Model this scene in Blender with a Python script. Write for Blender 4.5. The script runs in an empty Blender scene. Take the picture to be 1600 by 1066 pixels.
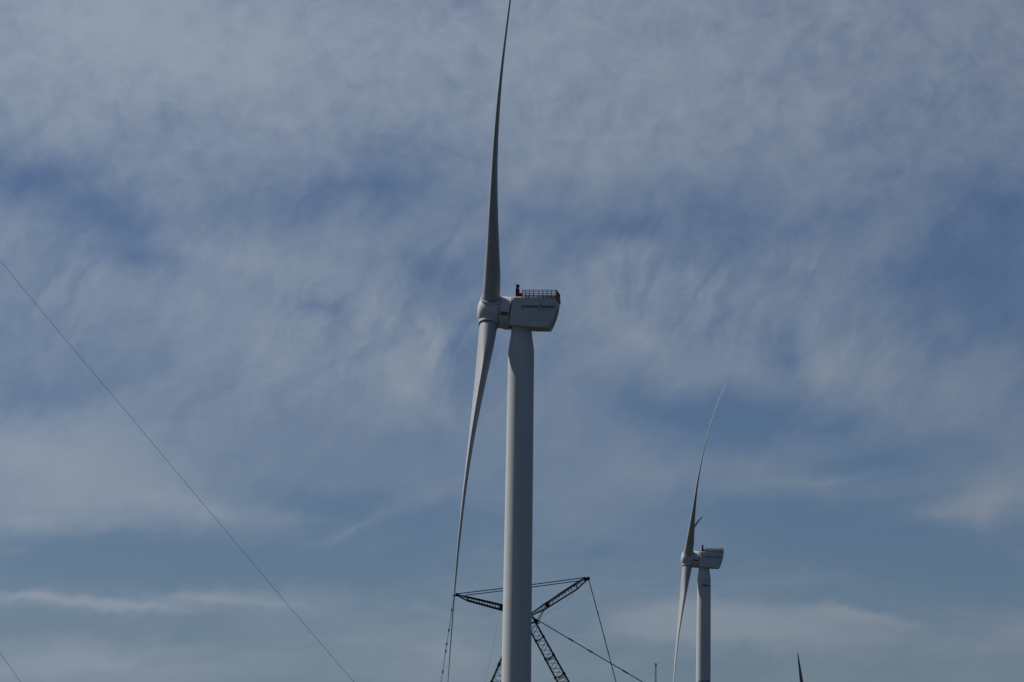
import bpy, bmesh, math, random
import numpy as np
from mathutils import Vector, Matrix
random.seed(7)
R_ = math.radians
S = bpy.context.scene
COL = S.collection

# ------------------------------------------------------------------ camera
PITCH, ROLL, FOC = R_(7.9953), .0153, 5333.0      # look up 8 deg, 120 mm lens
CAM = Vector((0, 0, 1.7))
fw = Vector((0, math.cos(PITCH), math.sin(PITCH)))
rt0 = Vector((1, 0, 0)); up0 = rt0.cross(fw)
rt = rt0 * math.cos(ROLL) + up0 * math.sin(ROLL)
up = up0 * math.cos(ROLL) - rt0 * math.sin(ROLL)
cd = bpy.data.cameras.new('camera'); cam = bpy.data.objects.new('camera', cd); COL.objects.link(cam)
m = Matrix.Identity(4)
for i, v in enumerate((rt, up, -fw)):
    for k in range(3): m[k][i] = v[k]
m.translation = CAM
cam.matrix_world = m
cd.sensor_width = 36; cd.lens = 36 * FOC / 1600
cd.clip_start = .5; cd.clip_end = 60000
S.camera = cam

def at(px, py, Y):
    """a spot at distance Y (metres north of the camera) in the direction read off the photo"""
    d = fw * FOC + rt * (px - 800) + up * (533 - py)
    return CAM + d * (Y / d.y)
def azel(px, py):
    d = (fw * FOC + rt * (px - 800) + up * (533 - py)).normalized()
    return math.degrees(math.atan2(d.x, d.y)), math.degrees(math.asin(d.z))

# ------------------------------------------------------------------ sun, sky, exposure
SUN_AZ, SUN_EL = R_(-68), R_(48)                  # azimuth from +Y towards +X
sdir = Vector((math.sin(SUN_AZ) * math.cos(SUN_EL), math.cos(SUN_AZ) * math.cos(SUN_EL), math.sin(SUN_EL)))
sl = bpy.data.lights.new('sun', 'SUN'); sl.energy = 4.7; sl.angle = R_(.5); sl.color = (1, .965, .92)
so = bpy.data.objects.new('sun', sl); COL.objects.link(so)
so.rotation_euler = sdir.to_track_quat('Z', 'Y').to_euler()
S.view_settings.view_transform = 'Standard'; S.view_settings.look = 'None'
S.view_settings.exposure = -.35; S.view_settings.gamma = 1; S.view_settings.use_curve_mapping = False

W = bpy.data.worlds.new('World'); S.world = W; W.use_nodes = True
nt = W.node_tree; nt.nodes.clear()
def N(t, **kw):
    n = nt.nodes.new(t)
    for k, v in kw.items(): setattr(n, k, v)
    return n
def put(sock, v):
    if hasattr(v, 'is_linked') or isinstance(v, bpy.types.NodeSocket): nt.links.new(v, sock)
    else: sock.default_value = v
def M(op, a, b=None, c=None, clamp=False):
    n = N('ShaderNodeMath', operation=op); n.use_clamp = clamp
    put(n.inputs[0], a)
    if b is not None: put(n.inputs[1], b)
    if c is not None: put(n.inputs[2], c)
    return n.outputs[0]
def VM(op, a, b=None):
    n = N('ShaderNodeVectorMath', operation=op); put(n.inputs[0], a)
    if b is not None: put(n.inputs[1], b)
    return n.outputs['Value'] if op in ('DOT_PRODUCT', 'LENGTH') else n.outputs['Vector']
def NOISE(vec, scale, detail=6, rough=.55, dist=0., col=False):
    n = N('ShaderNodeTexNoise'); put(n.inputs['Vector'], vec)
    n.inputs['Scale'].default_value = scale; n.inputs['Detail'].default_value = detail
    n.inputs['Roughness'].default_value = rough; n.inputs['Distortion'].default_value = dist
    return n.outputs['Color' if col else 'Fac']
def MIX(fac, a, b, mode='MIX'):
    n = N('ShaderNodeMix', data_type='RGBA', blend_type=mode)
    put(n.inputs['Factor'], fac); put(n.inputs[6], a); put(n.inputs[7], b)
    return n.outputs[2]

sky = N('ShaderNodeTexSky', sky_type='NISHITA'); sky.sun_disc = False
sky.sun_elevation = SUN_EL; sky.sun_rotation = SUN_AZ
sky.air_density = .9; sky.dust_density = .15; sky.ozone_density = 2.0
tc = N('ShaderNodeTexCoord'); D = VM('NORMALIZE', tc.outputs['Generated'])
sep = N('ShaderNodeSeparateXYZ'); put(sep.inputs[0], D)
az = M('MULTIPLY', M('ARCTAN2', sep.outputs[0], sep.outputs[1]), 57.2958)
el = M('MULTIPLY', M('ARCSINE', sep.outputs[2]), 57.2958)
cmb = N('ShaderNodeCombineXYZ'); put(cmb.inputs[0], az); put(cmb.inputs[1], el)
P = cmb.outputs[0]                                # sky position in degrees
def warp(P, scale, amp, detail=3, vert=1.):
    w = NOISE(P, scale, detail, .55, 0, True)
    w = VM('SUBTRACT', w, (.5, .5, .5)); return VM('ADD', P, VM('MULTIPLY', w, (amp, amp * vert, 0)))
PW = warp(P, .55, 1.0, 3, .6)
PW = warp(PW, 1.8, .5, 5, .6)
# thick and thin places of the veil of cloud: (x, y, rx, ry, tilt, amount)
BL = [
 (130,30,320,110,0,.34),(330,100,220,90,-15,.18),(560,80,220,100,0,.12),(860,70,260,130,0,.10),(700,180,160,60,0,.05),(420,60,40,50,30,.12),(400,130,60,30,30,.12),
 (150,190,240,40,0,.06),(40,285,170,60,-12,-.38),(170,345,130,50,-25,-.25),(215,415,60,40,0,-.22),(415,320,150,60,0,-.17),
 (600,295,130,45,0,-.25),(680,420,80,70,0,-.34),(490,475,70,22,0,-.30),(640,225,150,35,0,-.16),(480,415,150,22,0,.14),
 (300,400,180,26,-10,.10),(560,375,160,26,0,.08),(780,440,60,60,0,-.2),(300,520,160,50,-20,.08),
 (70,612,140,42,10,-.30),(60,710,260,95,0,.52),(240,780,220,50,-5,.30),(40,810,140,50,0,.30),(440,560,240,110,-20,.20),
 (640,600,60,90,-30,.16),(678,555,20,60,25,.26),(655,610,90,22,-40,.18),(720,560,45,55,0,-.22),(560,500,30,50,0,.12),(450,490,30,50,0,.10),
 (180,868,420,42,2,-.46),(530,790,200,36,-4,-.36),(430,870,260,36,0,-.26),(650,850,160,55,0,-.22),(750,800,110,50,0,-.16),
 (560,825,140,14,28,.30),(470,858,60,14,15,.18),(330,795,120,16,-4,.18),
 (60,934,110,11,-4,.6),(200,944,130,10,-2,.5),(350,932,120,16,0,.6),(600,490,90,70,0,.16),(1400,160,260,120,0,-.12),(450,945,60,10,-10,.26),(680,955,70,12,-6,.20),
 (120,985,260,22,0,-.16),(130,1035,260,40,0,.52),(40,1050,120,30,0,.15),(20,860,30,8,0,.2),(690,1020,130,50,0,.46),(560,1055,120,26,0,.14),(480,900,260,30,0,-.14),
 (1000,120,300,130,0,.12),(1450,80,240,110,0,.06),(1250,170,180,60,0,.05),(1120,250,220,50,0,.04),
 (1580,320,150,90,0,-.42),(1480,430,170,50,10,-.26),(1400,270,140,50,0,-.08),(1000,365,200,50,-8,-.16),(890,390,90,45,0,-.16),
 (1170,330,180,45,0,-.12),(960,410,60,20,14,.20),(1130,455,190,60,-10,.10),(1000,520,110,30,-35,.22),(930,490,60,50,-30,.14),
 (1250,470,60,50,0,.12),(1560,490,110,80,0,-.34),(1440,520,60,50,0,-.14),(1228,552,40,42,0,-.44),(1500,560,90,30,20,.10),
 (1180,645,130,44,10,-.44),(1060,640,140,36,-10,-.34),(1300,662,70,26,0,-.34),(1370,722,170,28,0,-.34),(1500,690,140,26,0,-.16),
 (1300,585,90,60,-20,.30),(1350,560,60,40,0,.12),(1480,600,150,60,0,.16),(1080,570,160,40,0,.08),(960,620,120,60,0,.06),(1000,735,230,50,4,.16),
 (900,800,160,50,0,.12),(1290,745,120,10,6,.24),(1130,700,120,26,0,-.12),(880,700,120,50,0,.08),
 (1300,850,300,70,0,-.34),(1470,880,200,70,0,-.30),(1180,800,160,36,0,-.26),(950,870,130,30,0,-.18),(980,905,120,12,2,.10),
 (1550,790,90,50,20,.55),(1470,800,70,18,14,.30),(1590,700,60,60,0,.14),(1060,962,110,30,8,1.0),(1190,982,170,30,-3,1.0),(1335,968,100,12,-6,.85),(560,1000,200,20,3,.14),(1480,1000,160,14,0,.14),(930,1040,120,18,0,.14),(1000,985,60,26,0,.20),
 (1240,908,170,14,0,.22),(1110,1045,260,22,0,-.08),(1592,985,60,40,0,.32),(1430,1020,200,30,0,.06),(1500,1050,200,26,0,.14),
 (1000,365,240,60,-5,-.12),(1500,390,200,100,0,-.16),(1220,350,200,60,0,-.08),(820,330,120,50,0,-.12),(500,290,250,45,0,-.12),(1430,880,240,70,0,-.14),(250,880,300,40,0,-.08),
 (880,1000,110,50,0,-.06),(1350,1050,200,26,0,-.04),
]
# a general thinning towards the horizon
ml = N('ShaderNodeMapRange', interpolation_type='SMOOTHSTEP'); put(ml.inputs['Value'], el)
ml.inputs['From Min'].default_value = 3.0; ml.inputs['From Max'].default_value = 12.5
ml.inputs['To Min'].default_value = .30; ml.inputs['To Max'].default_value = .66
low = ml.outputs[0]
acc = low
for (x, y, rx, ry, tl, a) in BL:
    A0, E0 = azel(x, y); q = 1600 / 17.06
    mp = N('ShaderNodeMapping', vector_type='TEXTURE')
    mp.inputs['Location'].default_value = (A0, E0, 0)
    mp.inputs['Rotation'].default_value = (0, 0, R_(tl))
    mp.inputs['Scale'].default_value = (1.8 * rx / q, 1.8 * ry / q, 1)
    nt.links.new(PW, mp.inputs['Vector'])
    gr = N('ShaderNodeTexGradient', gradient_type='QUADRATIC_SPHERE'); nt.links.new(mp.outputs[0], gr.inputs[0])
    acc = M('MULTIPLY_ADD', gr.outputs['Fac'], a * 1.34, acc)
def band(a, b):
    n = N('ShaderNodeMapRange', interpolation_type='SMOOTHSTEP'); put(n.inputs['Value'], el)
    n.inputs['From Min'].default_value = a; n.inputs['From Max'].default_value = b; return n.outputs[0]
hi_ = band(9.5, 12.0); lo_ = band(6.2, 4.2); mid_ = M('MULTIPLY', band(5.2, 7.5), band(11.8, 9.8))
# ragged structure of the veil: broad billows, fine mottling above, feathered fibres in the middle, flat streaks low down
n1 = NOISE(VM('MULTIPLY', PW, (.7, 1.2, 1)), .60, 8, .52, .3)
n2 = NOISE(warp(P, 1.2, .5), 2.3, 9, .60, .35)
def fibre(rot, sx, sy, wscale, wamp, rough=.58, detail=9):
    mpf = N('ShaderNodeMapping', vector_type='TEXTURE'); nt.links.new(warp(P, wscale, wamp, 3), mpf.inputs[0])
    mpf.inputs['Rotation'].default_value = (0, 0, R_(rot)); mpf.inputs['Scale'].default_value = (1 / sx, 1 / sy, 1)
    return NOISE(mpf.outputs[0], 1.0, detail, rough, .25)
f1 = fibre(55, .40, 1.5, .75, 1.9, .54)
f2 = fibre(5, .42, 2.8, .5, .7)
f3 = fibre(28, .5, 1.5, .5, 2.4, .54)
f4 = fibre(64, .75, 3.1, .9, 1.25, .56)
fm = .12
for (x, y, rx, ry, a) in ((1120, 455, 270, 110, 1.0), (560, 500, 300, 150, .8), (960, 450, 100, 80, .5), (680, 570, 70, 90, .8), (1400, 560, 200, 120, .35), (120, 430, 160, 90, .5)):
    A0, E0 = azel(x, y); q = 1600 / 17.06
    mp = N('ShaderNodeMapping', vector_type='TEXTURE'); mp.inputs['Location'].default_value = (A0, E0, 0)
    mp.inputs['Scale'].default_value = (1.6 * rx / q, 1.6 * ry / q, 1); nt.links.new(PW, mp.inputs['Vector'])
    gr = N('ShaderNodeTexGradient', gradient_type='QUADRATIC_SPHERE'); nt.links.new(mp.outputs[0], gr.inputs[0])
    fm = M('MULTIPLY_ADD', gr.outputs['Fac'], a * 1.5, fm)
d = M('MULTIPLY_ADD', M('SUBTRACT', n1, .5), .42, acc)
d = M('MULTIPLY_ADD', M('MULTIPLY', M('SUBTRACT', f4, .5), fm), .80, d)
d = M('MULTIPLY_ADD', M('MULTIPLY', M('SUBTRACT', n2, .5), M('MULTIPLY_ADD', hi_, .65, .22)), .85, d)
d = M('MULTIPLY_ADD', M('MULTIPLY', M('SUBTRACT', f1, .5), mid_), .66, d)
d = M('MULTIPLY_ADD', M('MULTIPLY', M('SUBTRACT', f2, .5), lo_), .70, d)
d = M('MULTIPLY_ADD', M('SUBTRACT', f3, .5), .42, d)
mr = N('ShaderNodeMapRange', interpolation_type='SMOOTHSTEP'); put(mr.inputs['Value'], d)
mr.inputs['From Min'].default_value = -.15; mr.inputs['From Max'].default_value = 1.25
# the veil thins out to clear sky away from this northern quarter
md = N('ShaderNodeMapRange', interpolation_type='SMOOTHSTEP'); put(md.inputs['Value'], VM('DOT_PRODUCT', D, (0, .985, .17)))
md.inputs['From Min'].default_value = .72; md.inputs['From Max'].default_value = .93; md.inputs['To Min'].default_value = .12
dens = M('MULTIPLY', mr.outputs[0], md.outputs[0])
# thin cloud scatters sunlight forwards: brighter on the sun's side of the sky
cosg = VM('DOT_PRODUCT', D, tuple(sdir))
ph = M('POWER', M('MULTIPLY_ADD', cosg, .5, .5), 1.7)
ph = M('MULTIPLY_ADD', ph, 1.0, .02)
cl = VM('SCALE', (7.9, 9.4, 11.5)); put(nt.nodes[-1].inputs['Scale'], ph)
hs = N('ShaderNodeHueSaturation'); hs.inputs['Saturation'].default_value = 1.14; put(hs.inputs['Color'], sky.outputs[0])
base = MIX(1.0, hs.outputs[0], (.385, .475, .655, 1), 'MULTIPLY')
cover = M('MULTIPLY_ADD', dens, .84, .13)
out = MIX(cover, base, cl)
bg = N('ShaderNodeBackground'); put(bg.inputs['Color'], out); bg.inputs['Strength'].default_value = .075
wo = N('ShaderNodeOutputWorld'); nt.links.new(bg.outputs[0], wo.inputs[0])

# ------------------------------------------------------------------ materials
def mat(name, col, rough=.5, metal=0., var=.0, vscale=1., col2=None, bump=0., streak=False, spec=.3):
    mt = bpy.data.materials.new(name); mt.use_nodes = True
    t = mt.node_tree; b = t.nodes['Principled BSDF']
    b.inputs['Base Color'].default_value = (*col, 1); b.inputs['Roughness'].default_value = rough
    b.inputs['Metallic'].default_value = metal
    b.inputs['Specular IOR Level'].default_value = spec
    if var or bump:
        c = t.nodes.new('ShaderNodeTexCoord'); mp = t.nodes.new('ShaderNodeMapping')
        t.links.new(c.outputs['Object'], mp.inputs[0])
        if streak: mp.inputs['Scale'].default_value = (1, 1, .12)
        n = t.nodes.new('ShaderNodeTexNoise'); n.inputs['Scale'].default_value = vscale
        n.inputs['Detail'].default_value = 7; n.inputs['Roughness'].default_value = .62
        t.links.new(mp.outputs[0], n.inputs['Vector'])
        if var:
            r = t.nodes.new('ShaderNodeValToRGB'); r.color_ramp.elements[0].position = .3; r.color_ramp.elements[1].position = .7
            c2 = col2 or tuple(x * (1 - var) for x in col)
            r.color_ramp.elements[0].color = (*c2, 1); r.color_ramp.elements[1].color = (*col, 1)
            t.links.new(n.outputs['Fac'], r.inputs[0]); t.links.new(r.outputs[0], b.inputs['Base Color'])
            mm = t.nodes.new('ShaderNodeMapRange'); t.links.new(n.outputs['Fac'], mm.inputs[0])
            mm.inputs['To Min'].default_value = rough + .1; mm.inputs['To Max'].default_value = rough - .05
            t.links.new(mm.outputs[0], b.inputs['Roughness'])
        if bump:
            bp = t.nodes.new('ShaderNodeBump'); bp.inputs['Strength'].default_value = bump
            t.links.new(n.outputs['Fac'], bp.inputs['Height']); t.links.new(bp.outputs[0], b.inputs['Normal'])
    return mt
PAINT = mat('tower_paint', (.60, .62, .60), .60, 0, .15, .3, streak=True)
BLADE = mat('blade_gelcoat', (.43, .45, .44), .55, 0, .12, .12)
SHELL = mat('nacelle_shell', (.56, .58, .57), .62, 0, .10, .5)
SEAM = mat('rubber_seam', (.02, .022, .025), .7)
DARK = mat('dark_grille', (.03, .033, .035), .6, 0, .3, 3)
RED = mat('red_railing', (.24, .014, .024), .55, 0, .25, 2)
REDM = mat('red_mesh_floor', (.15, .014, .022), .7, 0, .3, 3)
LETTER = mat('lettering', (.055, .085, .115), .5)
LETTERB = mat('lettering_blue', (.03, .09, .16), .5)
STEEL = mat('crane_steel', (.018, .040, .034), .55, 0, .4, .6)
STEELB = mat('crane_sheave', (.02, .02, .022), .5, .3, .3, 2)
ROPE = mat('wire_rope', (.045, .05, .055), .5, .4)
ROPEL = mat('grey_wire_rope', (.16, .18, .20), .5, .2)
GALV = mat('galvanised_steel', (.24, .26, .28), .5, .5, .2, 1)
LAMP = mat('lamp_glass', (.30, .06, .05), .3)
RUBBER = mat('track_rubber', (.03, .03, .03), .8, 0, .3, 2)
GLASS = mat('cab_glass', (.03, .05, .06), .1)

# ------------------------------------------------------------------ mesh helpers
def link(name, me, mt, parent=None, loc=None, mx=None):
    o = bpy.data.objects.new(name, me); COL.objects.link(o)
    if mt: me.materials.append(mt)
    if parent: o.parent = parent
    if mx is not None: o.matrix_local = mx
    elif loc is not None: o.location = loc
    return o
def fin(name, bm, mt, parent=None, mx=None, smooth=None):
    bmesh.ops.recalc_face_normals(bm, faces=bm.faces)
    if smooth is not None:
        for f in bm.faces: f.smooth = True
        for e in bm.edges:
            if len(e.link_faces) == 2 and e.calc_face_angle(0) > smooth: e.smooth = False
    me = bpy.data.meshes.new(name); bm.to_mesh(me); bm.free()
    return link(name, me, mt, parent, mx=mx)
def frame_of(d):
    d = d.normalized(); a = Vector((0, 0, 1)) if abs(d.z) < .9 else Vector((1, 0, 0))
    u = d.cross(a).normalized(); return u, d.cross(u).normalized()
def tube(bm, a, b, r, r2=None, n=8, caps=True):
    a, b = Vector(a), Vector(b); r2 = r if r2 is None else r2
    if (b - a).length < 1e-6: return
    u, v = frame_of(b - a)
    A = []; B = []
    for i in range(n):
        t = 2 * math.pi * i / n; w = u * math.cos(t) + v * math.sin(t)
        A.append(bm.verts.new(a + w * r)); B.append(bm.verts.new(b + w * r2))
    for i in range(n): bm.faces.new((A[i], A[(i + 1) % n], B[(i + 1) % n], B[i]))
    if caps: bm.faces.new(A[::-1]); bm.faces.new(B)
def poly(bm, pts, r, n=6):
    rings = []
    for k, p in enumerate(pts):
        p = Vector(p)
        d = Vector(pts[min(k + 1, len(pts) - 1)]) - Vector(pts[max(k - 1, 0)])
        u, v = frame_of(d)
        rings.append([bm.verts.new(p + (u * math.cos(2 * math.pi * i / n) + v * math.sin(2 * math.pi * i / n)) * r) for i in range(n)])
    for A, B in zip(rings, rings[1:]):
        for i in range(n): bm.faces.new((A[i], A[(i + 1) % n], B[(i + 1) % n], B[i]))
    bm.faces.new(rings[0][::-1]); bm.faces.new(rings[-1])
def box(bm, c, s, rot=None, bev=0):
    g = bmesh.ops.create_cube(bm, size=1)['verts']
    for v in g:
        v.co = Vector((v.co.x * s[0], v.co.y * s[1], v.co.z * s[2]))
        if rot is not None: v.co = rot @ v.co
        v.co += Vector(c)
    if bev:
        es = list({e for v in g for e in v.link_edges})
        bmesh.ops.bevel(bm, geom=es, offset=bev, segments=2, affect='EDGES')
def lathe(bm, prof, n=48, axis='Z', caps=True):
    """prof: list of (position along axis, radius)"""
    rings = []
    for (z, r) in prof:
        ring = []
        for i in range(n):
            t = 2 * math.pi * i / n; c, s_ = math.cos(t) * r, math.sin(t) * r
            ring.append(bm.verts.new((c, s_, z) if axis == 'Z' else (z, c, s_)))
        rings.append(ring)
    for A, B in zip(rings, rings[1:]):
        for i in range(n): bm.faces.new((A[i], A[(i + 1) % n], B[(i + 1) % n], B[i]))
    if caps: bm.faces.new(rings[0][::-1]); bm.faces.new(rings[-1])
def empty(name, loc, rz=0, label=None, cat=None, group=None):
    o = bpy.data.objects.new(name, None); COL.objects.link(o); o.location = loc; o.rotation_euler = (0, 0, rz)
    o.empty_display_size = 2
    if label: tag(o, label, cat, group)
    return o
def tag(o, label, cat, group=None, kind=None):
    if label: o['label'] = label; o['category'] = cat
    if group: o['group'] = group
    if kind: o['kind'] = kind
def text_mesh(s, size, bold=0, spacing=1., ext=.01):
    cu = bpy.data.curves.new('txt', 'FONT'); cu.body = s; cu.size = size; cu.extrude = ext; cu.offset = bold
    cu.space_character = spacing; cu.resolution_u = 4
    o = bpy.data.objects.new('txt', cu); COL.objects.link(o)
    dg = bpy.context.evaluated_depsgraph_get(); dg.update()
    me = bpy.data.meshes.new_from_object(o.evaluated_get(dg))
    bpy.data.objects.remove(o); bpy.data.curves.remove(cu)
    me.materials.clear()
    return me

# ------------------------------------------------------------------ the ground
bm = bmesh.new()
Rg = 26000; n = 96; c0 = bm.verts.new((0, 0, 0)); prev = None
for rr in (40, 160, 640, 2500, 9000, Rg):
    ring = [bm.verts.new((rr * math.cos(2 * math.pi * i / n), rr * math.sin(2 * math.pi * i / n), 0)) for i in range(n)]
    for i in range(n):
        if prev: bm.faces.new((prev[i], ring[i], ring[(i + 1) % n], prev[(i + 1) % n]))
        else: bm.faces.new((c0, ring[i], ring[(i + 1) % n]))
    prev = ring
GR = mat('dark_grass', (.018, .021, .013), .95, 0, .5, .05, (.024, .022, .016), bump=.3)
g = fin('ground', bm, GR); g['kind'] = 'structure'

# ------------------------------------------------------------------ wind turbines
HUBZ = 118.34; TILT = R_(5); HUBX = -7.2; TOPZ = 113.55
AX = Vector((math.cos(TILT), 0, -math.sin(TILT))); UPV = Vector((math.sin(TILT), 0, math.cos(TILT))); HV = Vector((0, -1, 0))
TH_S = [0, 3.2, 5, 12, 18, 24, 33, 42, 52, 62, 72, 82, 94, 99, 102]
TH_V = [4.12, 4.12, 4.05, 3.60, 2.85, 2.22, 1.42, .96, .72, .50, .37, .27, .17, .10, .03]
CH_S = [0, 5, 12, 20, 28, 38, 48, 58, 68, 78, 88, 95, 99, 101.2, 102]
CH_V = [4.12, 4.15, 4.6, 5.4, 5.3, 4.7, 4.0, 3.4, 2.8, 2.25, 1.65, 1.15, .75, .4, .12]
TW_S = [0, 8, 20, 35, 60, 102]; TW_V = [10, 10, 8, 5, 2.5, 1]
def smooth_interp(s, S_, V_):
    # average over a small window rounds the corners of the table
    return float(np.mean([np.interp(s + k, S_, V_) for k in (-2, -1, 0, 1, 2)])) if 3 < s < 97 else float(np.interp(s, S_, V_))
def make_blade(parent, th, bend, twadd=0., chf=1., mt=BLADE, name='blade'):
    """blade-local frame: X axial (downwind), Y away from the leading edge, Z along the blade"""
    bm = bmesh.new(); K = 40; rings = []
    ss = [3.2, 3.6, 4.5, 6, 7.5, 9, 10.5, 12, 13.5, 15, 16.5, 18, 20, 22, 24, 26.5, 29, 32, 35, 38, 41, 44, 48, 52, 56, 60, 64, 68, 72, 76, 80, 84, 88, 91, 94, 96.5, 98.5, 100, 101, 101.6, 102]
    bs = np.array([b[0] for b in bend]); be = np.array([b[1] for b in bend])
    pc = np.polyfit(bs, be, 4)
    for s in ss:
        c = smooth_interp(s, CH_S, CH_V) * (1 + (chf - 1) * min(1, s / 30)); t = smooth_interp(s, TH_S, TH_V)
        w = min(1, max(0, (s - 5) / 17)); w = w * w * (3 - 2 * w)
        tw = R_(float(np.interp(s, TW_S, TW_V)) + twadd)
        e = float(np.polyval(pc, s)) * min(1, max(0, (s - 3) / 6))
        ring = []
        for k in range(K):
            f = 2 * math.pi * k / K
            cu_, cv_ = .5 * c * math.cos(f), .5 * t * math.sin(f)
            x = (1 - math.cos(f)) / 2
            yy = 5 * (.2969 * math.sqrt(max(x, 0)) - .126 * x - .3516 * x * x + .2843 * x ** 3 - .1036 * x ** 4)
            au, av = (.36 - x) * c, (1 if math.sin(f) >= 0 else -1) * yy * t * (1.0 if math.sin(f) >= 0 else .9) - 0
            if k in (0, K // 2): av = 0
            u = cu_ * (1 - w) + au * w; v = cv_ * (1 - w) + av * w
            # leading edge is -Y; positive twist carries it upwind (-X)
            X = -u * math.sin(tw) + v * math.cos(tw); Y = -u * math.cos(tw) - v * math.sin(tw)
            ring.append(bm.verts.new((X + e, Y, s)))
        rings.append(ring)
    for a, (A, B) in enumerate(zip(rings, rings[1:])):
        for i in range(K):
            fc = bm.faces.new((A[i], A[(i + 1) % K], B[(i + 1) % K], B[i])); fc.smooth = True
        if ss[a] > 13:
            ed = bm.edges.get((A[K // 2], B[K // 2]))
            if ed: ed.smooth = False
    bm.faces.new(rings[0][::-1]); bm.faces.new(rings[-1])
    bmesh.ops.recalc_face_normals(bm, faces=bm.faces)
    me = bpy.data.meshes.new(name); bm.to_mesh(me); bm.free()
    a = R_(th)
    Z = UPV * math.cos(a) + HV * math.sin(a); X = AX; Y = Z.cross(X)
    mx = Matrix.Identity(4)
    for i, v in enumerate((X, Y, Z)):
        for k in range(3): mx[k][i] = v[k]
    hub = Vector((HUBX, 0, HUBZ)); mx.translation = hub
    o = link(name, me, mt, parent, mx=mx)
    return o, mx

def nacelle_shell():
    """extruded side outline with bevelled long edges; x downwind, z relative to HUBZ"""
    prof = [(-1.75, 2.92), (1.5, 2.95), (5.0, 2.93), (8.45, 2.85), (8.5, 1.6), (8.3, .3), (7.95, -1.1), (7.4, -2.6), (6.85, -3.75), (6.55, -4.25),
            (3.5, -4.22), (1.2, -4.05), (-.8, -3.85), (-2.55, -3.65), (-2.2, -.4)]
    bm = bmesh.new(); hw = 3.75
    # width shrinks towards the belly and the roof for a soft barrel section
    def ww(z, k): 
        return hw
    L = [bm.verts.new((x, -hw, z)) for x, z in prof]; Rr = [bm.verts.new((x, hw, z)) for x, z in prof]
    for v in L + Rr:
        v.co.y *= 1.0 - .05 * max(0, (v.co.x - 2) / 6.5) ** 2
    n = len(prof)
    bm.faces.new(L[::-1]); bm.faces.new(Rr)
    for i in range(n): bm.faces.new((L[i], L[(i + 1) % n], Rr[(i + 1) % n], Rr[i]))
    bmesh.ops.recalc_face_normals(bm, faces=bm.faces)
    es = [e for e in bm.edges if abs(abs(e.verts[0].co.y) - abs(e.verts[1].co.y)) < .3 and (e.verts[0].co.y * e.verts[1].co.y) > 0]
    bmesh.ops.bevel(bm, geom=es, offset=.32, segments=4, profile=.5, affect='EDGES')
    for v in bm.verts: v.co.z += HUBZ
    return bm

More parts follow.
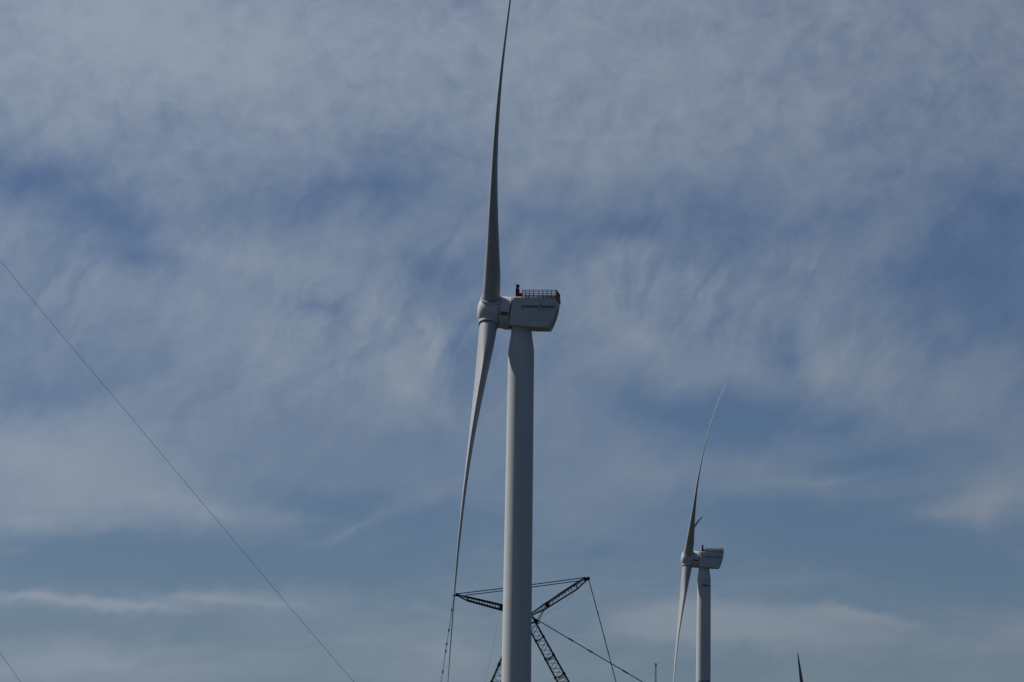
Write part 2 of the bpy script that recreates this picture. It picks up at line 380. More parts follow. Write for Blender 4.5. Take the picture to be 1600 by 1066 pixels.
def make_turbine(name, loc, yaw, label, angles, bends, logo=True, detail=True, tower_text=None, chf=1., twadd=0., bmat=BLADE):
    T = empty(name, loc, -yaw, label, 'wind turbine', 'wind turbines standing in a row')
    # tower
    bm = bmesh.new()
    pr = []
    zs = list(np.linspace(0, 108.9, 25)) + [109.05, 109.3, 109.7, 110.3, 111.2, 112.3, TOPZ + .6]
    for z in zs:
        if z <= 108.95: r = 3.56 - (3.56 - 2.995) * (z / 108.9)
        else:
            q = (z - 108.95) / (TOPZ - 108.95); r = 2.99 - .70 * (q ** 1.25 if q < 1 else 1)
        pr.append((z, r))
    lathe(bm, pr, 96)
    tw = fin('tower', bm, PAINT, T, smooth=.5)
    # thin flange lines between tower sections
    for z in (29.5, 57.0, 83.5, 108.9):
        r = 3.56 - (3.56 - 2.995) * (z / 108.9); bm = bmesh.new(); lathe(bm, [(z - .05, r - .02), (z - .045, r + .012), (z + .045, r + .012), (z + .05, r - .02)], 96, caps=False)
        fin('flange', bm, PAINT, tw, smooth=.5)
    bm = bmesh.new(); lathe(bm, [(0, 5.2), (.35, 5.2), (.4, 5.1), (.4, 3.4)], 48); fin('foundation', bm, mat_concrete, T)
    bm = bmesh.new(); box(bm, (0, -3.55, 2.2), (1.0, .25, 2.3), bev=.03); fin('door', bm, SHELL, T)
    # yaw collar
    bm = bmesh.new(); lathe(bm, [(TOPZ + .2, 2.42), (TOPZ + 1.2, 2.45)], 72); fin('yaw_bearing', bm, PAINT, T, smooth=.5)
    # nacelle
    na = fin('nacelle', nacelle_shell(), SHELL, T, smooth=.6)
    # rotor-axis frame: local X downwind, origin on the axis at the hub
    RF = Matrix.Translation((HUBX, 0, HUBZ)) @ Matrix.Rotation(TILT, 4, 'Y')
    bm = bmesh.new(); lathe(bm, [(2.40, 3.1), (2.42, 3.66), (2.6, 3.74), (3.6, 3.76), (4.7, 3.70), (4.78, 3.6), (4.80, 3.0)], 96, 'X')
    gen = fin('generator', bm, SHELL, T, mx=RF, smooth=.6)
    bm = bmesh.new(); lathe(bm, [(2.2, 3.5), (2.45, 3.5)], 72, 'X'); lathe(bm, [(4.7, 3.45), (5.3, 3.45)], 72, 'X'); fin('seam', bm, SEAM, gen)
    if detail:
        bm = bmesh.new()   # cooling grille on the generator flank, follows its curve
        for k in range(10):
            a0 = R_(185 + k * 1.25); 
            c, s_ = math.cos(a0), math.sin(a0)
            box(bm, (3.6, c * 3.77, s_ * 3.77 + 0), (1.75, .05, .085), Matrix.Rotation(0, 3, 'X'))
        fin('vent', bm, VENT, gen)
    # hub
    bm = bmesh.new()
    lathe(bm, [(-3.12, .02), (-3.10, .5), (-3.06, 1.0), (-2.98, 1.5), (-2.85, 2.0), (-2.66, 2.45), (-2.42, 2.85), (-2.1, 3.17), (-1.7, 3.40), (-1.2, 3.55), (-.6, 3.64), (.2, 3.69), (1.2, 3.70), (2.15, 3.70), (2.24, 3.64), (2.25, 3.2)], 96, 'X')
    hub = fin('rotor_hub', bm, SHELL, T, mx=RF, smooth=.6)
    if detail:
        for zz in (1.25, -2.3):
            bm = bmesh.new(); yy = -math.sqrt(max(.1, 3.70 ** 2 - zz ** 2)) - .01
            box(bm, (1.75 if zz > 0 else 1.6, yy, zz), (.32, .12, .28), bev=.04); fin('hatch', bm, DARK, hub)
    for th, bend in zip(angles, bends):
        b, mx = make_blade(T, th, bend, twadd, chf, bmat)
        bm = bmesh.new()   # collar where the blade enters the hub
        lathe(bm, [(2.2, 2.42), (3.6, 2.42), (3.68, 2.38), (3.68, 2.10), (3.5, 2.08)], 64)
        col = fin('collar', bm, SHELL, b, smooth=.6)
        bm = bmesh.new(); lathe(bm, [(3.4, 2.125), (3.80, 2.125)], 64); fin('root_seal', bm, SEAM, b, smooth=.5)
    # nacelle panel joints
    z0 = HUBZ
    bm = bmesh.new()
    box(bm, (2.1, -3.755, z0 - 2.55), (8.6, .02, .035)); box(bm, (-.75, -3.755, z0 + .0), (.035, .02, 5.2)); 
    box(bm, (4.4, -3.745, z0 - .9), (.03, .02, 3.1))
    fin('panel_joint', bm, DARKJ, na)
    # rear: vent slot and service panel
    def rear_pt(z, y, off):   # on the sloping rear wall
        zz = [2.85, 1.6, .3, -1.1, -2.6, -3.75, -4.25][::-1]; xx = [8.45, 8.5, 8.3, 7.95, 7.4, 6.85, 6.55][::-1]
        return Vector((float(np.interp(z, zz, xx)) + off, y, z0 + z))
    bm = bmesh.new()
    zs_ = np.linspace(.75, -2.5, 12)
    for a, b in zip(zs_, zs_[1:]):
        q = [rear_pt(a, -.7, .04), rear_pt(a, .7, .04), rear_pt(b, .7, .04), rear_pt(b, -.7, .04)]
        q2 = [p + Vector((-.3, 0, 0)) for p in q]
        v = [bm.verts.new(p) for p in q]; w = [bm.verts.new(p) for p in q2]
        bm.faces.new(v); bm.faces.new(w[::-1])
        for i in range(4): bm.faces.new((v[i], v[(i + 1) % 4], w[(i + 1) % 4], w[i]))
    fin('rear_vent', bm, DARK, na)
    bm = bmesh.new()
    for y in (-3.0, -1.9, -.8, .3, 1.4, 2.5):
        tube(bm, rear_pt(-2.75, y, .02), rear_pt(-3.85, y, .02), .035, n=5)
    for z in (-2.75, -3.3): tube(bm, rear_pt(z, -3.0, .02), rear_pt(z, 2.5, .02), .035, n=5)
    fin('rear_panel_joint', bm, DARKJ, na)
    # railing and hoist deck on the roof
    x0, x1, hy, zb, zt = .35, 8.45, 3.80, z0 + 2.98, z0 + 4.42
    PL = empty_part('roof_platform', T)
    bm = bmesh.new(); box(bm, ((x0 + x1) / 2, 0, zb + .02), (x1 - x0, 2 * hy - .4, .05)); 
    for x in np.linspace(x0 + .3, x1 - .2, 9): 
        for y in (-hy + .5, hy - .5): box(bm, (x, y, zb - .02), (.10, .10, .10))
    deck = fin('deck', bm, REDM, T)
    r = .085
    for y in (-hy, hy):
        bm = bmesh.new()
        for z in np.linspace(zb + .2, zt, 4): tube(bm, (x0, y, z), (x1, y, z), r, n=6)
        for x in ([x0 + .1, 1.2, 2.15, 3.1] + [4.3 + .98 * k for k in range(5)]): tube(bm, (x, y, zb - .35), (x, y, zt), r * .9, n=6)
        fin('railing', bm, RED, T, smooth=.6)
    bm = bmesh.new()
    for z in np.linspace(zb + .2, zt, 5): tube(bm, (x1, -hy, z), (x1, hy, z), r, n=6)
    for y in np.linspace(-hy, hy, 9): tube(bm, (x1, y, zb), (x1, y, zt), r, n=6)
    box(bm, (x1 + .02, 0, zb + .65), (.04, 2 * hy - .1, 1.1))
    # rear screen hanging over the roof's back edge
    box(bm, (x1 + .16, .0, zb - .35), (.07, 2 * hy - .2, 1.0))
    fin('rear_screen', bm, RED, T)
    # red equipment tower at the front of the deck
    bm = bmesh.new()
    box(bm, (-.75, -2.6, zb + .95), (.84, .9, 1.95), bev=.04)
    box(bm, (-.05, -2.6, zb + .42), (.62, .9, .95), bev=.04)
    box(bm, (.35, -2.9, zb + .66), (.7, .1, .12))
    mast = fin('hoist_post', bm, RED, T)
    bm = bmesh.new(); box(bm, (-.82, -2.6, zb + 2.06), (.5, .5, .30)); fin('warning_light', bm, LAMP, mast)
    bm = bmesh.new(); box(bm, (-.72, -2.6, zb + 2.55), (.74, .8, .68), bev=.05); fin('beacon', bm, RED, mast)
    bm = bmesh.new(); tube(bm, (-1.0, -2.6, zb + 2.6), (-1.42, -2.6, zb + 3.15), .04, n=6); tube(bm, (-1.42, -2.6, zb + 3.15), (-1.5, -2.6, zb + 3.02), .06, n=6)
    fin('wind_sensor', bm, DARK, mast)
    # lettering on the flank facing us
    if logo:
        me = text_mesh('SIEMENS', .90, .022, 1.20)
        link('lettering', me, LETTER, na, mx=Matrix.Translation((.25, -3.775, z0 + .30)) @ Matrix.Rotation(math.pi / 2, 4, 'X'))
        me = text_mesh('Gamesa', 1.08, .018, 1.03)
        link('lettering', me, LETTER, na, mx=Matrix.Translation((4.45, -3.765, z0 + .30)) @ Matrix.Rotation(math.pi / 2, 4, 'X'))
        for wd, xx in (('RENEWABLE', 4.0), ('ENERGY', 6.1)):
            me = text_mesh(wd, .26, -.002, 1.2)
            link('lettering', me, LETTERF, na, mx=Matrix.Translation((xx, -3.765, z0 - .22)) @ Matrix.Rotation(math.pi / 2, 4, 'X'))
    if tower_text:
        for (s, size, z, ang, mt_, bold) in tower_text:
            me = text_mesh(s, size, bold, 1.0) if isinstance(s, str) else s()
            xs = [v.co.x for v in me.vertices]; mid = (min(xs) + max(xs)) / 2
            rr = 3.56 - (3.56 - 2.995) * (z / 108.9)
            for v in me.vertices:   # wrap on to the tower
                a = R_(ang) + (v.co.x - mid) / rr; h = v.co.y; q = rr + .03 + v.co.z
                v.co = Vector((math.sin(a) * q, -math.cos(a) * q, z + h))
            link('lettering', me, mt_, tw)
    bpy.data.objects.remove(PL)
    return T
def empty_part(name, T):
    o = bpy.data.objects.new(name, None); COL.objects.link(o); o.parent = T; return o
mat_concrete = mat('concrete', (.32, .31, .29), .9, 0, .2, 1)
VENT = mat('vent_grille', (.16, .15, .14), .7, 0, .3, 3)
GREYB = mat('darker_blade_grey', (.20, .20, .20), .6, 0, .15, .2)  # blade colour darkened so one far turbine's tip reads dark
DARKJ = mat('panel_joint_shadow_gap', (.28, .30, .31), .6)
LETTERF = mat('lettering_faint', (.20, .24, .27), .5)

def emblem():
    """open peaked arch above the name on the second tower"""
    bm = bmesh.new()
    pts = [(-1.3, 0), (-.75, .9), (0, 1.7), (.45, 1.25), (.9, .6), (1.3, 0)]
    for a, b in zip(pts, pts[1:]):
        d = Vector((b[0] - a[0], b[1] - a[1])); nrm = Vector((-d.y, d.x)).normalized() * .13
        nseg = 4
        for k in range(nseg):
            p = Vector(a) + d * (k / nseg); q = Vector(a) + d * ((k + 1) / nseg)
            vs = [bm.verts.new((w.x, w.y, 0)) for w in (p - nrm, q - nrm, q + nrm, p + nrm)]; bm.faces.new(vs)
    me = bpy.data.meshes.new('emblem'); bm.to_mesh(me); bm.free(); return me

def origin_for(px, py, Y, yaw):
    h = at(px, py, Y); v = Matrix.Rotation(-yaw, 3, 'Z') @ Vector((HUBX, 0, 0))
    return Vector((h.x - v.x, h.y - v.y, 0)), h.z
MU = [(0, 0), (4.6, .2), (14.6, .15), (24.5, .3), (34.2, .25), (43, .5), (51.5, .85), (60, 1.5), (66.3, 2.1), (72.5, 2.75), (78.6, 3.4), (90, 4.3), (102, 5.2)]
ML = [(0, 0), (4.3, .15), (11.2, .15), (16.5, .1), (22.8, .1), (28.8, .25), (34.1, .42), (39.4, .6), (44.4, .75), (54, .9), (63.6, 1.5), (68.8, 1.93), (75, 2.45), (85.4, 3.3), (94.6, 4.05), (102, 4.6)]
MC = [(0, 0), (30, .2), (60, .7), (80, 1.4), (102, 2.4)]
SU = [(0, 0), (5, .18), (18.5, .38), (33.4, .6), (48.4, 1.42), (58, 2.28), (69.2, 3.15), (75.8, 3.96), (82.8, 5.3), (87.8, 6.2), (94, 7.6), (102, 9.45)]
SLb = [(0, 0), (12.5, -.3), (23, -.82), (33, -1.16), (43, -1.16), (57, -1.0), (80, .2), (102, 2.2)]
SC = [(0, 0), (20, -.2), (40, -.3), (60, .1), (80, 1.4), (102, 4.5)]
Y1, Y2 = 781.96, 1518.4
y1, y2 = R_(6.5), R_(3)
o1, hz1 = origin_for(767, 487, Y1, y1); o2, hz2 = origin_for(1075, 873, Y2, y2)
print('HUB Z', hz1, hz2)
make_turbine('wind_turbine', o1, y1, 'largest white wind turbine, in the middle, its upper blade leaving the picture', (36.5, 156.5, 276.5), (MU, ML, MC))
make_turbine('wind_turbine', o2, y2, 'smaller complete white wind turbine to the right, dark emblem and name below its nacelle', (46, 166, 286), (SU, SLb, SC),
    tower_text=[('tSlem', 1.75, 105.8, 14, LETTERB, .05), (emblem, 1, 107.3, 14, LETTERF, 0), ('NETEN', 1.9, 63.0, 12, LETTERB, .04), ('NORD', 1.9, 60.2, 12, LETTERB, .04)])
# two more, far beyond: only one blade of each shows above the picture's lower edge
def far_turbine(px, py, Y, yaw, label, ang, bend, chf, twadd, bmat):
    """tip of the first blade seen towards (px, py)"""
    a = R_(ang); Z = UPV * math.cos(a) + HV * math.sin(a)
    tipl = Vector((HUBX, 0, HUBZ)) + Z * 102 + AX * bend[-1][1]
    tw_ = Matrix.Rotation(-yaw, 3, 'Z') @ tipl
    # distance at which the tip appears at this height
    lo, hi = 1500., 20000.
    for _ in range(60):
        mid = (lo + hi) / 2
        if at(px, py, mid).z < tw_.z: lo = mid
        else: hi = mid
    p = at(px, py, lo)
    print('far', lo)
    return make_turbine('wind_turbine', (p.x - tw_.x, p.y - tw_.y, 0), yaw, label, (ang, ang + 120, ang + 240), (bend,) * 3, logo=True, detail=False, chf=chf, twadd=twadd, bmat=bmat)
FB = [(0, 0), (30, .3), (60, .9), (80, 1.6), (102, 2.6)]
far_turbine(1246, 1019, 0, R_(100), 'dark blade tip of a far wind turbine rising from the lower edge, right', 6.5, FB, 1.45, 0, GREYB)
far_turbine(1238.3, 1051, 0, R_(8), 'faint pale blade tip of the farthest wind turbine, left of the dark blade tip', 8, FB, 1., 0, BLADE)

# ------------------------------------------------------------------ lattice helpers
def lattice(bm, A, B, r, rl, bays, double=False):
    """A, B: four corner points at each end; chords of radius r, zig-zag lacing of radius rl on all faces"""
    A = [Vector(a) for a in A]; B = [Vector(b) for b in B]
    for a, b in zip(A, B): tube(bm, a, b, r, n=8)
    n = len(A)
    for f in range(n):
        a0, b0, a1, b1 = A[f], B[f], A[(f + 1) % n], B[(f + 1) % n]
        for k in range(bays):
            t0, t1 = k / bays, (k + 1) / bays
            p0, p1 = a0.lerp(b0, t0), a0.lerp(b0, t1); q0, q1 = a1.lerp(b1, t0), a1.lerp(b1, t1)
            if k % 2: tube(bm, p0, q1, rl, n=5, caps=False)
            else: tube(bm, q0, p1, rl, n=5, caps=False)
            if double: tube(bm, p0, q0, rl, n=5, caps=False)
    for E_ in (A, B):
        for f in range(n): tube(bm, E_[f], E_[(f + 1) % n], rl * 1.3, n=5, caps=False)
def pulley(bm, c, r, w, axis=Vector((0, 1, 0))):
    for k in (-1, 0, 1):
        cc = Vector(c) + axis * (k * w * .36)
        a, b = cc - axis * (w * .12), cc + axis * (w * .12)
        tube(bm, a, b, r, n=24); 
    tube(bm, Vector(c) - axis * w * .6, Vector(c) + axis * w * .6, r * .3, n=10)
def sag(a, b, amt, n=14):
    a, b = Vector(a), Vector(b)
    return [a.lerp(b, k / n) + Vector((0, 0, -amt * 4 * (k / n) * (1 - k / n))) for k in range(n + 1)]

# ------------------------------------------------------------------ the crane behind the tower
YC = 980.
def C(px, py, dy=0.): 
    p = at(px, py, YC); p.y += dy; return p
cfoot = at(1005, 1270, YC)
base = Vector((cfoot.x, YC, 0))
CR = empty('crawler_crane', base, 0, 'dark lattice boom crane with spread masts, behind the largest turbine tower', 'crane')
inv = Matrix.Translation(-base)
def cfin(name, bm, mt, parent=None, smooth=None):
    bmesh.ops.transform(bm, matrix=inv, verts=bm.verts)
    return fin(name, bm, mt, parent or CR, smooth=smooth)
BD = 1.5  # half depth of the booms
def quad4(l, r_, d):  # section corners from left/right silhouette points
    return [l + Vector((0, -d, 0)), r_ + Vector((0, -d, 0)), r_ + Vector((0, d, 0)), l + Vector((0, d, 0))]
# main boom in sections: silhouette points (left x, right x) by height
def boom_pts(y):
    xl = 831.4 + (y - 990.8) * .5285; xr = 836.3 + (y - 971.8) * .5605
    return xl, xr
secs = [997, 1024, 1050, 1079, 1108, 1137, 1166, 1195, 1224]
boom = None
head_l, head_r = C(835.5, 966), C(839, 972)
bm = bmesh.new()
def BL_(y, dy): return C(boom_pts(y)[0], y, dy)
def BR_(y, dy): return C(boom_pts(y)[1], y, dy)
for dy in (-BD, BD):
    tube(bm, BL_(976, dy), BL_(1224, dy), .19, n=8); tube(bm, BR_(972, dy), BR_(1232.5, dy), .21, n=8)
    off = 0 if dy < 0 else 5.4
    y = 988 - 14.2
    while y < 1215:
        tube(bm, BL_(y + off, dy), BR_(y + off, dy), .085, n=5, caps=False)
        tube(bm, BL_(y + 14.2 + off, dy), BR_(y + off, dy), .085, n=5, caps=False)
        y += 14.2
for k in range(44):
    y = 978 + k * 5.6
    for P_ in (BL_, BR_): tube(bm, P_(y, -BD if k % 2 else BD), P_(y + 5.6, BD if k % 2 else -BD), .05, n=4, caps=False)
for k, y in enumerate([995.5, 1024, 1053, 1082, 1111, 1140, 1169, 1198]):
    for dy in (-BD, BD):
        for P_, yy in ((BL_, y + 7), (BR_, y)):
            p, q = P_(yy - 2.6, dy), P_(yy + 1.2, dy); tube(bm, p, q, .31, n=8)
    for dy in (-BD, BD):
        tube(bm, BL_(y + 7, dy), BR_(y, dy), .11, n=5)
tube(bm, BL_(976, -BD), BR_(972, -BD), .2, n=6); tube(bm, BL_(976, BD), BR_(972, BD), .2, n=6); tube(bm, BR_(972, -BD), BR_(972, BD), .3, n=8)
prevl, prevr = BL_(1224, 0), BR_(1232.5, 0)
foot = base + Vector((0, 0, 3.2))
lattice(bm, quad4(prevl, prevr, BD), quad4(foot + Vector((-.5, 0, 0)), foot + Vector((.5, 0, 0)), 1.2), .19, .08, 5)
boom = cfin('main_boom', bm, STEEL)
# light service panels lying across the boom at two joints
for (xa, ya, xb, yb) in ((854.5, 1030, 866, 1024), (872, 1059, 883, 1053.5)):
    bm = bmesh.new()
    for k in range(5):
        o = k * 1.05
        tube(bm, C(xa + .3 * k, ya + o, -1.2), C(xb + .2 * k, yb + o, 1.2), .06, n=5)
    cfin('walkway', bm, GALV, boom)
# luffing jib folded down on the left
bm = bmesh.new()
def jl(y): return 784.8 - (y - 1025) * .4317
def jr(y): return 784.3 - (y - 1058.5) * .62 * .72
prevq = quad4(C(820, 961), C(823, 966), 1.1)
for k, y in enumerate([985, 1010, 1038, 1066, 1094, 1122, 1150, 1178, 1206]):
    l2 = C(jl(y), y); r2 = C(jl(y) + 16.2, y + 7.0 - (2 if y == 985 else 0))
    q_ = quad4(l2, r2, 1.35)
    lattice(bm, prevq, q_, .17, .07, 3)
    for c_ in q_: tube(bm, c_ + Vector((.2, 0, .5)), c_ - Vector((.2, 0, .5)), .27, n=8)
    prevq = q_
lattice(bm, prevq, quad4(C(694, 1262), C(698, 1264), .6), .17, .07, 4)
# extra pair of close-set chord tubes along the outer side
for dy in (-1.35, 1.35):
    tube(bm, C(jl(995) + 2.2, 995, dy), C(jl(1206) + 2.2, 1206, dy), .10, n=6)
    for k in range(46):
        y = 995 + k * 4.6; tube(bm, C(jl(y), y, dy), C(jl(y + 2.3) + 2.2, y + 2.3, dy), .05, n=4, caps=False)
    tube(bm, C(jl(1020) + 13.5, 1024, dy), C(jl(1206) + 13.5, 1210, dy), .12, n=6)
jib = cfin('folded_jib', bm, STEEL)
# right-hand mast (strut)
bm = bmesh.new()
mr_ = [(826, 961.6, 827, 963.2, .7), (852.5, 942.5, 852, 952.0, 1.3), (899, 911.6, 902, 920.6, 1.3), (912, 903.8, 917, 906.6, .7)]
pq = None
for (xa, ya, xb, yb, dd) in mr_:
    q_ = quad4(C(xa, ya), C(xb, yb), dd)
    if pq: lattice(bm, pq, q_, .16, .06, 5 if dd < 1.3 else 10)
    pq = q_
# backing ladder inside, gives the upper chord its thick look
for dy in (-1.2, 1.2):
    tube(bm, C(853, 945.2, dy), C(912, 905.6, dy), .09, n=5)
    for k in range(30):
        t = k / 30; tube(bm, C(852.5 + 46.5 * t, 942.5 - 30.9 * t, dy), C(853.5 + 46.5 * (t + .012), 945.2 - 30.9 * (t + .012), dy), .05, n=4, caps=False)
box(bm, C(855.5, 945.5), (1.0, 2.6, 1.5), Matrix.Rotation(R_(-35), 3, 'Y'))
ms = cfin('front_mast', bm, STEEL)
bm = bmesh.new(); pulley(bm, C(914, 904.6), .52, 1.5); pulley(bm, C(919.2, 904.2), .50, 1.6); tube(bm, C(912, 905), C(920, 904.4), .30, n=8)
cfin('sheave', bm, STEELB, ms, smooth=.6)
# left-hand mast (strut)
bm = bmesh.new()
ml_ = [(717, 930.0, 716, 931.5, .6), (731, 932.8, 730.5, 939.0, 1.2), (785, 945.2, 784, 953.7, 1.2), (824, 953.5, 823, 960, .8)]
pq = None
for i, (xa, ya, xb, yb, dd) in enumerate(ml_):
    q_ = quad4(C(xa, ya), C(xb, yb), dd)
    if pq: lattice(bm, pq, q_, .16, .07, (4, 13, 8)[i - 1])
    pq = q_
for dy in (-1.1, 1.1):
    tube(bm, C(720, 931.2, dy), C(784, 947.0, dy), .08, n=5)
    tube(bm, C(731, 937.6, dy), C(784, 952.2, dy), .08, n=5)
box(bm, C(783.2, 949.2), (1.1, 2.4, 1.35), Matrix.Rotation(R_(15), 3, 'Y'))
ms2 = cfin('rear_mast', bm, STEEL)
bm = bmesh.new(); pulley(bm, C(714.2, 929.6), .50, 1.5); pulley(bm, C(709.0, 931.2), .38, 1.4); tube(bm, C(707.5, 931.8), C(716, 929.4), .25, n=8)
cfin('sheave', bm, STEELB, ms2, smooth=.6)
# short props under the front mast and head pulleys
bm = bmesh.new()
for dy in (-1.0, 1.0):
    tube(bm, C(851, 953.0, dy), C(841.6, 969.6, dy), .10, n=6); tube(bm, C(848.6, 953.4, dy), C(839.6, 968.2, dy), .10, n=6)
for k in range(5): tube(bm, C(850.5 - k * 2, 954 + k * 3.4, -1), C(850.5 - k * 2, 954 + k * 3.4, 1), .06, n=5)
cfin('prop', bm, STEEL)
bm = bmesh.new()
lathe_c = C(841, 972.2)
for dy in (-.7, 0, .7):
    for k in range(20):
        a, b = 2 * math.pi * k / 20, 2 * math.pi * (k + 1) / 20
        tube(bm, lathe_c + Vector((math.cos(a) * .40, dy, math.sin(a) * .40)), lathe_c + Vector((math.cos(b) * .40, dy, math.sin(b) * .40)), .12, n=5, caps=False)
pulley(bm, C(835.8, 970.6), .36, 2.0); pulley(bm, C(829, 963), .42, 2.0)
tube(bm, C(829, 963), C(841, 972.2), .22, n=8)
tube(bm, C(832, 957), C(834.5, 972), .16, n=6); tube(bm, C(821, 958), C(829, 964), .3, n=6); tube(bm, C(832.6, 964.5), C(839, 968.6), .10, n=6)
cfin('head_sheave', bm, STEELB, smooth=.6)
# stay bars and ropes
def stay(name, pts_pairs, r, mt, joints=(), jr_=.22, dys=(-.6, .6), sagm=0.):
    bm = bmesh.new()
    for (a, b) in pts_pairs:
        for dy in dys: poly(bm, sag(C(a[0], a[1], dy), C(b[0], b[1], dy), sagm), r, 6)
        for (t, L) in joints:
            p, q = C(*a), C(*b); u = (q - p).normalized(); c = p.lerp(q, t) - Vector((0, 0, sagm * 4 * t * (1 - t)))
            for dy in dys: tube(bm, c - u * L / 2 + Vector((0, dy, 0)), c + u * L / 2 + Vector((0, dy, 0)), jr_, n=8)
    return cfin(name, bm, mt, smooth=.6)
stay('top_stay', [((714.5, 927.9), (913, 902.5))], .12, ROPE, dys=(-.5, .5), sagm=.12)
stay('top_stay', [((727, 930.2), (903, 907.8))], .11, ROPE, dys=(-.5, .5), sagm=.10)
tr = (1253 - 1066) / (1066 - 906)
stay('drop_stay', [((919.9, 906), (1005, 1236))], .115, ROPE, [(.167, 1.1), (.29, .9), (.36, 1.1), (.515, 1.4)], .14, dys=(-.5, .5), sagm=-.9)
stay('boom_stay', [((833, 965), (1150, 1152))], .12, ROPE, [(.187, 1.6), (.283, 1.6), (.455, 1.8), (.62, 1.8)], .19, dys=(-.5, .5), sagm=.0)
bm = bmesh.new()
jn = [(709, 933), (706, 953.4), (701.5, 985), (698, 1006.6), (696.5, 1017.5), (691.8, 1050), (685.2, 1090), (676, 1150), (666, 1215), (660, 1255)]
for off in (-.55, .55):
    for a, b in zip(jn, jn[1:]): tube(bm, C(a[0] + off, a[1], -.4 * off), C(b[0] + off, b[1], -.4 * off), .045, n=6)
for a in jn[1:-1]:
    p = C(*a); tube(bm, p + Vector((.05, 0, .42)), p - Vector((.05, 0, .42)), .21, n=8)
cfin('drop_stay', bm, ROPE, smooth=.6)
bm = bmesh.new(); poly(bm, [C(x, y) for x, y in ((781.2, 955), (779, 968), (774.2, 992), (768, 1023), (760.3, 1054), (757, 1066), (745, 1110), (726, 1180), (705, 1255))], .028, 5)
cfin('hoist_rope', bm, ROPEL, smooth=.6)
bm = bmesh.new(); poly(bm, [C(x, y) for x, y in ((900, 922.5), (893, 931), (885, 941), (878, 948.2), (873, 951), (866, 953), (860, 955), (852, 961), (843.5, 968.5))], .03, 5)
poly(bm, [C(x, y, .8) for x, y in ((896, 926), (884, 936.5), (872, 946), (862, 952), (854, 957.5))], .02, 5)
tube(bm, C(871.2, 952.0), C(875.5, 949.3), .065, n=5)
cfin('slack_rope', bm, ROPEL, smooth=.6)
# the machine itself, down on the ground below the picture
bm = bmesh.new()
for sy in (-4.2, 4.2):
    bm = bmesh.new(); box(bm, (base.x + 1, YC + sy, .95), (11.5, 1.5, 1.7), bev=.6); cfin('crawler_track', bm, RUBBER)
bm = bmesh.new(); box(bm, (base.x + 1, YC, 1.5), (4, 8, 1.1), bev=.1); box(bm, (base.x + 4.5, YC, 3.2), (12, 3.4, 2.0), bev=.15)
cfin('car_body', bm, STEEL)
bm = bmesh.new()
for k in range(5): box(bm, (base.x + 10.2, YC, 2.6 + k * .75), (2.2, 6.5, .7), bev=.08)
cfin('counterweight', bm, mat_concrete)
bm = bmesh.new(); box(bm, (base.x - 1.6, YC - 2.9, 3.5), (2.2, 1.5, 2.2), bev=.2); cab = cfin('cab', bm, STEEL)
bm = bmesh.new(); box(bm, (base.x - 2.2, YC - 2.9, 3.9), (1.1, 1.56, 1.1), bev=.05); cfin('window', bm, GLASS, cab)
bm = bmesh.new(); top = at(1150, 1152, YC); ft = base + Vector((3, 0, 3.4))
lattice(bm, quad4(ft + Vector((-.6, 0, 0)), ft + Vector((.6, 0, 0)), 1.6), quad4(top + Vector((-.5, 0, 0)), top + Vector((.5, 0, 0)), .8), .16, .07, 12)
bk = cfin('back_mast', bm, STEEL)

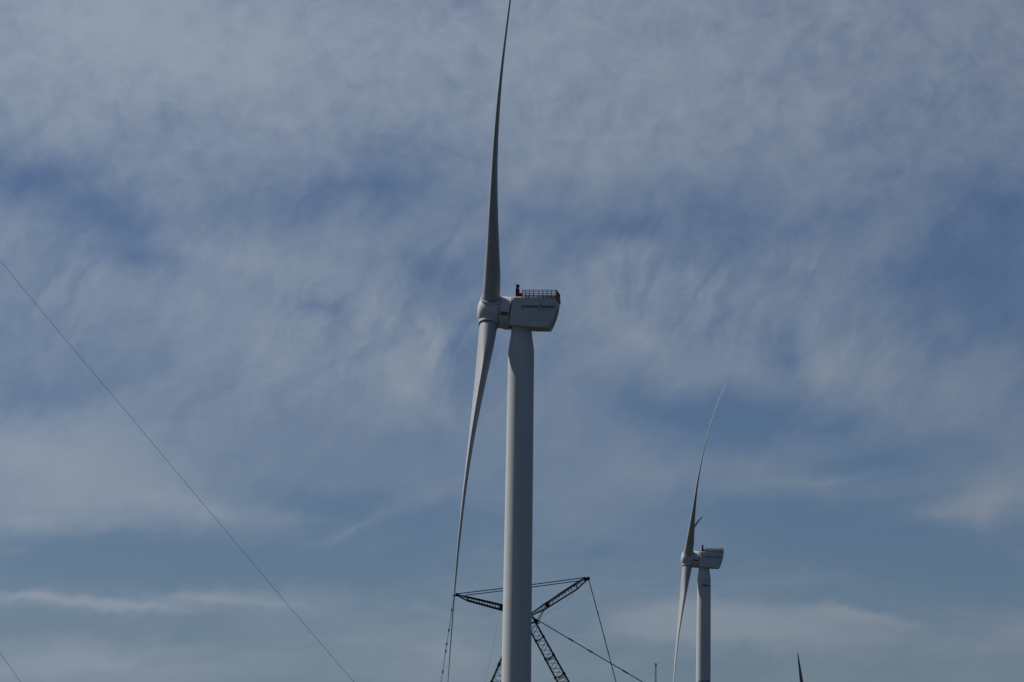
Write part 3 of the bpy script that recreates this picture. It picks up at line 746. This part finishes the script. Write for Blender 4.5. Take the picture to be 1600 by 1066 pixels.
# ------------------------------------------------------------------ far measuring mast
YM = 1500.
mb = at(1024.6, 1036.5, YM); H = mb.z
MM = empty('lattice_mast', (mb.x, YM, 0), R_(15), 'thin grey mast standing alone between the two turbines at the lower edge', 'mast')
bm = bmesh.new(); rr = .40
A = [Vector((rr * math.cos(R_(a)), rr * math.sin(R_(a)), 0)) for a in (90, 210, 330)]
nb = 60
for a in A: tube(bm, a, a + Vector((0, 0, H)), .07, n=6)
for k in range(nb):
    z0_, z1_ = H * k / nb, H * (k + 1) / nb
    for f in range(3):
        p, q = A[f], A[(f + 1) % 3]
        tube(bm, p + Vector((0, 0, z0_)), q + Vector((0, 0, z1_)), .04, n=4, caps=False)
        tube(bm, q + Vector((0, 0, z0_)), p + Vector((0, 0, z1_)), .04, n=4, caps=False)
fin('mast_lattice', bm, GALV, MM)
bm = bmesh.new(); tube(bm, (-.3, 0, H - .9), (-.3, 0, H + .05), .16, n=8); box(bm, (.25, 0, H - .5), (.5, .25, .8), bev=.03); fin('mast_head', bm, GALV, MM)

# ------------------------------------------------------------------ guyed mast outside the frame on the left and its two guys
YG = 150.
mx_ = at(-260, 1200, YG).x
def guy(pts, r, label):
    P3 = [at(x, y, YG) for x, y in pts]
    k0 = (P3[0] - P3[1]) / (P3[0].x - P3[1].x); topp = P3[0] + k0 * (mx_ - P3[0].x)
    k1 = (P3[-1] - P3[-2]) / (P3[-1].z - P3[-2].z); bot = P3[-1] + k1 * (0 - P3[-1].z)
    allp = [topp] + P3 + [bot]
    b0 = Vector((bot.x, YG, 0))
    bm = bmesh.new(); poly(bm, [p - b0 for p in allp], r, 6)
    o = fin('guy_wire', bm, ROPEL, smooth=.7); o.location = b0
    tag(o, label, 'cable', 'guy wires slanting down from the upper left')
    return topp, bot
t1, b1 = guy([(0, 407), (50, 468), (105, 534), (212, 661), (320, 790.5), (386, 869), (452, 948), (503, 1007.5), (553, 1066)], .0088, 'long thin guy wire slanting from the left edge to the lower edge')
t2, b2 = guy([(0, 1020.5), (10, 1034.5), (21, 1050), (32, 1066)], .0088, 'short piece of thin guy wire cutting the lower left corner')
H = t1.z + .6
GM = empty('guyed_mast', (mx_, YG, 0), 0, 'slim lattice mast that the thin guy wires run up to, beyond the left edge', 'mast')
bm = bmesh.new()
A = [Vector((.22 * math.cos(R_(a)), .22 * math.sin(R_(a)), 0)) for a in (90, 210, 330)]
for a in A: tube(bm, a, a + Vector((0, 0, H)), .025, n=6)
nb = int(H / .5)
for k in range(nb):
    for f in range(3): tube(bm, A[f] + Vector((0, 0, H * k / nb)), A[(f + 1) % 3] + Vector((0, 0, H * (k + 1) / nb)), .01, n=4, caps=False)
fin('mast_lattice', bm, GALV, GM)
bm = bmesh.new(); box(bm, (0, 0, .1), (.8, .8, .2), bev=.03); fin('footing', bm, mat_concrete, GM)
